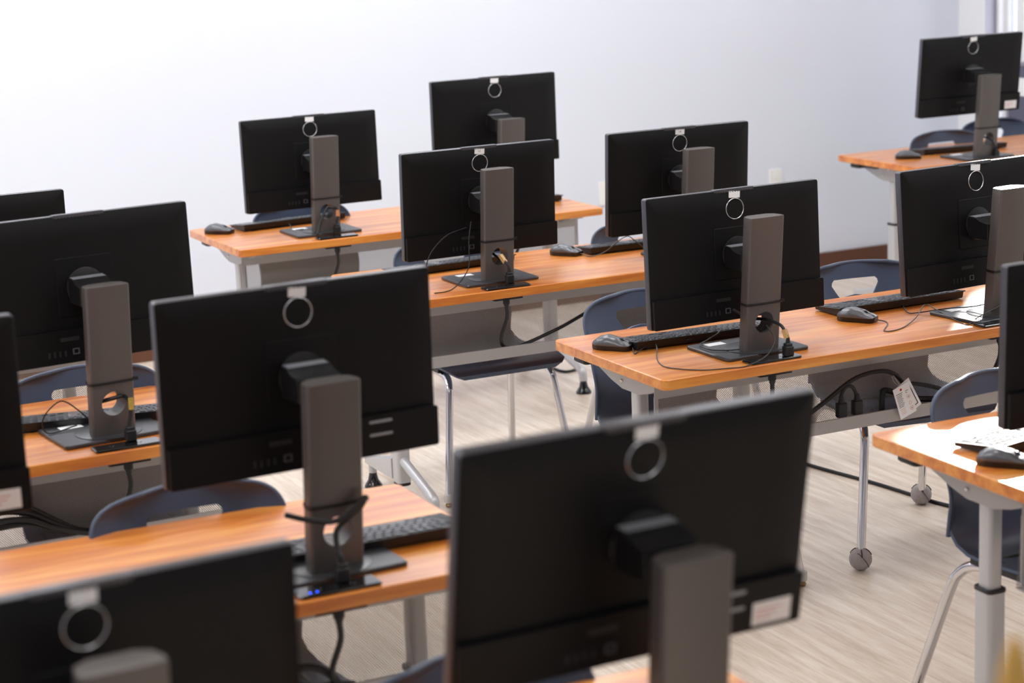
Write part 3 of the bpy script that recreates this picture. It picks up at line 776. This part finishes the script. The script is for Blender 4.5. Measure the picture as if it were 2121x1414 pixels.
for k in range(9): art.append(('r', 1, (-.022, -.002-.002*(k % 3), -.026-.0042*k, -.0248-.0042*k)))
for k in range(4): art.append(('r', 3, (-.021, -.004, -.066-.005*k, -.0652-.005*k)))
art += [('r', 1, (.009, .019, -.022, -.0205)), ('r', 1, (.009, .014, -.027, -.0255)), ('o', 3, (.015, -.040, .0055)), ('o', 3, (.015, -.060, .0045)), ('o', 3, (.016, -.076, .0060)), ('d', 1, (.015, -.040, .0016)), ('d', 1, (.016, -.076, .0016))]
wt = empty('warning_tag', 'white printed warning tag with red dot, hanging over the tray lip', 'tag', (3.217, 4.326, .602), 0, None)
wt.rotation_euler = (R(2), R(-19), 0)
obj('front_card', card(W_, H_, art), ['sticker', 'ink', 'red', 'pink'], wt, smooth=False)
bk = obj('rear_card', card(W_, H_, [('r', 1, (.018, .0205, -.080, -.018)), ('r', 1, (.008, .0205, -.0825, -.080)), ('r', 1, (-.018, -.008, -.0825, -.080))]), ['sticker', 'ink'], wt, (.006, .004, .002), (0, R(-11), 0), smooth=False)
bk['label'] = 'second card with a black corner frame showing behind'
b = bmesh.new(); tube(b, [(0, 0, -.004), (.004, .02, .012), (.010, .04, .022), (.004, .034, .004), (0, .004, -.006)], .0009, 6); obj('string', b, 'clear', wt)

# ------------------------------------------------------------------ chairs
def m_shell():
    prof = [(-.232, .418, .165, 0), (-.236, .430, .190, 0), (-.222, .441, .206, 0), (-.15, .438, .216, .012), (-.05, .428, .216, .020), (.04, .417, .212, .026), (.10, .412, .206, .032), (.14, .418, .201, .038),
            (.166, .436, .197, .042), (.184, .464, .196, .044), (.199, .51, .197, .044), (.213, .56, .199, .042), (.227, .61, .200, .040), (.242, .66, .200, .037), (.2545, .70, .200, .034)]
    for t in (.25, .45, .62, .76, .87, .945, .985):
        hw = .200*(1-t**3.4)**(1/3.4); prof.append((.2545+.0275*t, .70+.10*t, max(hw, .095), .034*(1-.3*t)))
    b = bmesh.new(); n = 18; rows = []
    for i, (y, z, hw, cv) in enumerate(prof):
        back = min(1, max(0, (z-.445)/.12))
        r = []
        for k in range(n+1):
            u = -1+2*k/n
            r.append(b.verts.new((u*hw, y-cv*back*u*u*1.3, z+(1-back)*cv*.9*abs(u)**3)))
        rows.append(r)
    for A, B in zip(rows, rows[1:]):
        for k in range(n): b.faces.new((A[k], A[k+1], B[k+1], B[k]))
    bmesh.ops.recalc_face_normals(b, faces=b.faces)
    me = bpy.data.meshes.new('t'); b.to_mesh(me); b.free(); o = link('t', me)
    md = o.modifiers.new('s', 'SOLIDIFY'); md.thickness = .007; md.offset = 0
    dg = bpy.context.evaluated_depsgraph_get(); m2 = bpy.data.meshes.new_from_object(o.evaluated_get(dg)); b = bmesh.new(); b.from_mesh(m2)
    bpy.data.objects.remove(o); bpy.data.meshes.remove(me); bpy.data.meshes.remove(m2)
    # rolled rim
    path = [(rows_ := None)]
    c = bmesh.new()
    poly = [(-.070, .752), (-.078, .744), (-.080, .735), (-.066, .712), (-.056, .698), (-.048, .695), (-.03, .700), (0, .704), (.03, .700), (.048, .695), (.056, .698), (.066, .712), (.080, .735), (.078, .744), (.070, .752)]
    loft(c, [[(x, y, z) for x, z in poly] for y in (.10, .45)])
    b = boolean(b, c)
    return mesh_of('seat_shell', b, 'shell', angle=50)
def m_rim():
    # thick rolled edge around the back
    b = bmesh.new(); L = []
    for z, hw, y, cv in [(.464, .196, .184, .044), (.51, .197, .199, .044), (.56, .199, .213, .042), (.61, .200, .227, .040), (.66, .200, .242, .037), (.70, .200, .2545, .034)]: L.append((hw, y-cv*1.3*min(1, (z-.445)/.12), z))
    for t in (.25, .45, .62, .76, .87, .945, .985):
        hw = max(.095, .200*(1-t**3.4)**(1/3.4)); L.append((hw, .2545+.0275*t-.034*(1-.3*t)*1.3, .70+.10*t))
    L.append((.05, .2805-.0075, .799)); L.append((0, .282, .7995))
    pts = [(-x, y, z) for x, y, z in L]+[(x, y, z) for x, y, z in L[::-1][1:]]
    tube(b, pts, .0058, 8, True, 3); return mesh_of('back_rim', b, 'shell', angle=60)
def m_leg(s, f):
    b = bmesh.new()
    if f: tube(b, [(s*.178, -.02, .414), (s*.178, -.09, .413), (s*.180, -.132, .405), (s*.187, -.158, .380), (s*.192, -.168, .345), (s*.208, -.188, .22), (s*.230, -.215, .036)], .0127, 14)
    else: tube(b, [(s*.178, -.02, .414), (s*.178, .07, .413), (s*.181, .118, .404), (s*.188, .150, .378), (s*.194, .166, .345), (s*.212, .212, .20), (s*.232, .262, .036)], .0127, 14)
    return mesh_of('leg', b, 'chrome', angle=60)
def m_cross():
    b = bmesh.new()
    for y in (-.07, .08): tube(b, [(-.178, y, .414), (.178, y, .414)], .009, 10, False)
    for s in (-1, 1): box(b, s*.178-.02, s*.178+.02, -.10, .10, .419, .432)
    return mesh_of('seat_support', b, 'collar')
def foot_at(s, f): return (s*(.233 if f else .236), -.2185 if f else .2705, 0)
def m_clear(s, f):
    b = bmesh.new(); x, y, _ = foot_at(s, f); lathe(b, [(.0145, .016), (.0158, .022), (.0158, .040), (.0145, .044)], 16, (x, y, 0)); return mesh_of('glide_cap', b, 'clear')
def m_brass(s, f):
    b = bmesh.new(); x, y, _ = foot_at(s, f); lathe(b, [(.006, 0), (.0115, .003), (.0125, .007), (.0095, .013), (.006, .017)], 16, (x, y, 0)); return mesh_of('glide_foot', b, 'brassf')
def m_ball(s, f):
    b = bmesh.new(); x, y, _ = foot_at(s, f); r = .033
    lathe(b, [(.008, 0)]+[(r*math.sin(PI*k/14), r-r*math.cos(PI*k/14)) for k in range(1, 13)]+[(.0135, .0628)], 28, (x, y, 0))
    return mesh_of('ball_glide', b, 'felt', angle=60)
def m_seam(s, f):
    b = bmesh.new(); x, y, _ = foot_at(s, f); r = .0332; P = []
    for k in range(17):
        t = k/16; a = -2.4+1.7*t; e = .75*math.cos(t*PI); P.append((x+r*math.cos(e)*math.cos(a), y+r*math.cos(e)*math.sin(a), .033+r*math.sin(e)))
    tube(b, P, .0011, 6, False)
    # cut lips where the leg enters
    for a in (-1.9, -.5, .9, 2.3):
        q = []
        for k in range(7):
            e = 1.15-.75*k/6; q.append((x+r*math.cos(e)*math.cos(a), y+r*math.cos(e)*math.sin(a), .033+r*math.sin(e)))
        tube(b, q, .0022, 6, False)
    return mesh_of('ball_seam', b, 'feltd')
def chair(label, x, y, rz, ball=False):
    t = empty('stacking_chair', label, 'chair', (x, y, 0), rz, 'navy stacking chairs at the tables')
    sh = link('seat_shell', cached('shell', m_shell), t); link('back_rim', cached('rim', m_rim), sh)
    link('seat_support', cached('cross', m_cross), t)
    for s in (-1, 1):
        for f in (1, 0):
            l = link('leg', cached('leg%d%d' % (s, f), lambda: m_leg(s, f)), t)
            if ball:
                link('ball_glide', cached('ball%d%d' % (s, f), lambda: m_ball(s, f)), l); link('ball_seam', cached('seam%d%d' % (s, f), lambda: m_seam(s, f)), l)
            else:
                link('glide_cap', cached('clr%d%d' % (s, f), lambda: m_clear(s, f)), l); link('glide_foot', cached('brs%d%d' % (s, f), lambda: m_brass(s, f)), l)
    return t
chair('navy plastic chair in the left foreground, back showing below the large computer', 1.075, 3.555, 0)
chair('navy plastic chair behind the emblemless computer at left', 1.165, 4.765, -2)
chair('navy plastic chair behind the computer with the graphite mouse, back half hidden', 2.815, 4.775, 0)
chair('navy plastic chair with grey felt balls on its chrome feet', 3.527, 4.765, -8, True)
chair('navy plastic chair whose seat and chrome legs show below the table of computer 11', 2.755, 6.03, 0)
chair('navy plastic chair peeking out left of computer 14', 3.455, 5.92, 0)
chair('navy plastic chair at the rear table behind its left computer', 2.64, 7.16, 0)
chair('navy plastic chair at the right foreground, back above the glaring white table', 2.985, 3.395, 4)
chair('navy plastic chair at the far right table by the window, left one', 5.83, 7.27, 0)
chair('navy plastic chair at the far right edge before the grey partition', 6.30, 7.5, 0)
chair('navy plastic chair at the bottom edge, blurred back behind the foreground computer', 1.165, 2.395, 0)

# yellow post blurred at lower right corner
t = empty('wooden_post', 'blurred yellow tapered wooden tip in the lower right corner', 'post', (.935, 1.118, 0))
b = bmesh.new(); lathe(b, [(.011, .02), (.012, 1.20), (.015, 1.29), (.0145, 1.325), (.010, 1.352), (.005, 1.368), (.002, 1.372)], 20); obj('shaft', b, 'yellow', t)
b = bmesh.new(); lathe(b, [(.13, 0), (.13, .012), (.11, .02), (.02, .03)], 32); obj('foot_disc', b, 'collar', t)

# ------------------------------------------------------------------ light
W = bpy.data.worlds.new('daylight'); SC.world = W; W.use_nodes = True
bg = W.node_tree.nodes['Background']; bg.inputs[0].default_value = (.85, .92, 1, 1); bg.inputs[1].default_value = 1.0
def area(name, loc, rot, sx, sy, power, col=(1, 1, 1)):
    l = bpy.data.lights.new(name, 'AREA'); l.shape = 'RECTANGLE'; l.size = sx; l.size_y = sy; l.energy = power; l.color = col
    o = bpy.data.objects.new(name, l); COL.objects.link(o); o.location = loc; o.rotation_euler = rot; return o
for x, y, p in ((-1.6, 3.6, 13), (.6, 3.6, 13), (2.8, 3.6, 13), (5.0, 3.6, 11), (-1.6, 6.0, 16), (.6, 6.0, 16), (2.8, 6.0, 15), (5.0, 6.0, 6), (-.6, 7.7, 12), (1.6, 7.7, 16), (3.6, 7.7, 15), (5.4, 7.7, 5.5), (.6, 1.2, 6), (3.2, 1.2, 6)):
    area('ceiling_lamp', (x, y, ZC-.02), (0, 0, 0), 1.2, .6, p*1.42, (.96, .985, 1))
area('window_daylight', (XR+.6, (WY0+PA)/2, 2.5), (0, R(90), 0), .75, PA-WY0, 45, (.88, .94, 1))
area('window_daylight', (XR+.6, (PB+WS)/2, 1.5), (0, R(90), 0), 2.8, WS-PB, 5, (.88, .94, 1))
sl = bpy.data.lights.new('sun', 'SUN'); sl.energy = 18.0; sl.angle = R(1.0); sl.color = (1, .96, .9)
so = bpy.data.objects.new('sun', sl); COL.objects.link(so); so.location = (9, 9, 4)
az, el = R(46), R(18)
so.rotation_euler = (-Vector((math.cos(az)*math.cos(el), math.sin(az)*math.cos(el), math.sin(el)))).to_track_quat('-Z', 'Y').to_euler()
# ------------------------------------------------------------------ camera
f, pitch, roll, yaw, hgt = 4189.9669, R(12.2543), R(-2.3998), R(-25.5078), 1.9176
fw = Vector((-math.sin(yaw)*math.cos(pitch), math.cos(yaw)*math.cos(pitch), -math.sin(pitch)))
r0 = Vector((math.cos(yaw), math.sin(yaw), 0)); u0 = r0.cross(fw)
rr = r0*math.cos(roll)+u0*math.sin(roll); uu = -r0*math.sin(roll)+u0*math.cos(roll)
cd = bpy.data.cameras.new('camera'); cam = bpy.data.objects.new('camera', cd); COL.objects.link(cam)
M = Matrix((rr, uu, -fw)).transposed().to_4x4(); M.translation = Vector((0, 0, hgt)); cam.matrix_world = M
cd.sensor_width = 36; cd.lens = 36*f/2121; cd.clip_start = .05
cd.dof.use_dof = True; cd.dof.focus_distance = 5.7; cd.dof.aperture_fstop = 3.6
SC.camera = cam
SC.view_settings.view_transform = 'Standard'; SC.view_settings.look = 'None'; SC.view_settings.exposure = 0.16
SC.cycles.use_denoising = True; SC.cycles.max_bounces = 8; SC.cycles.transparent_max_bounces = 12
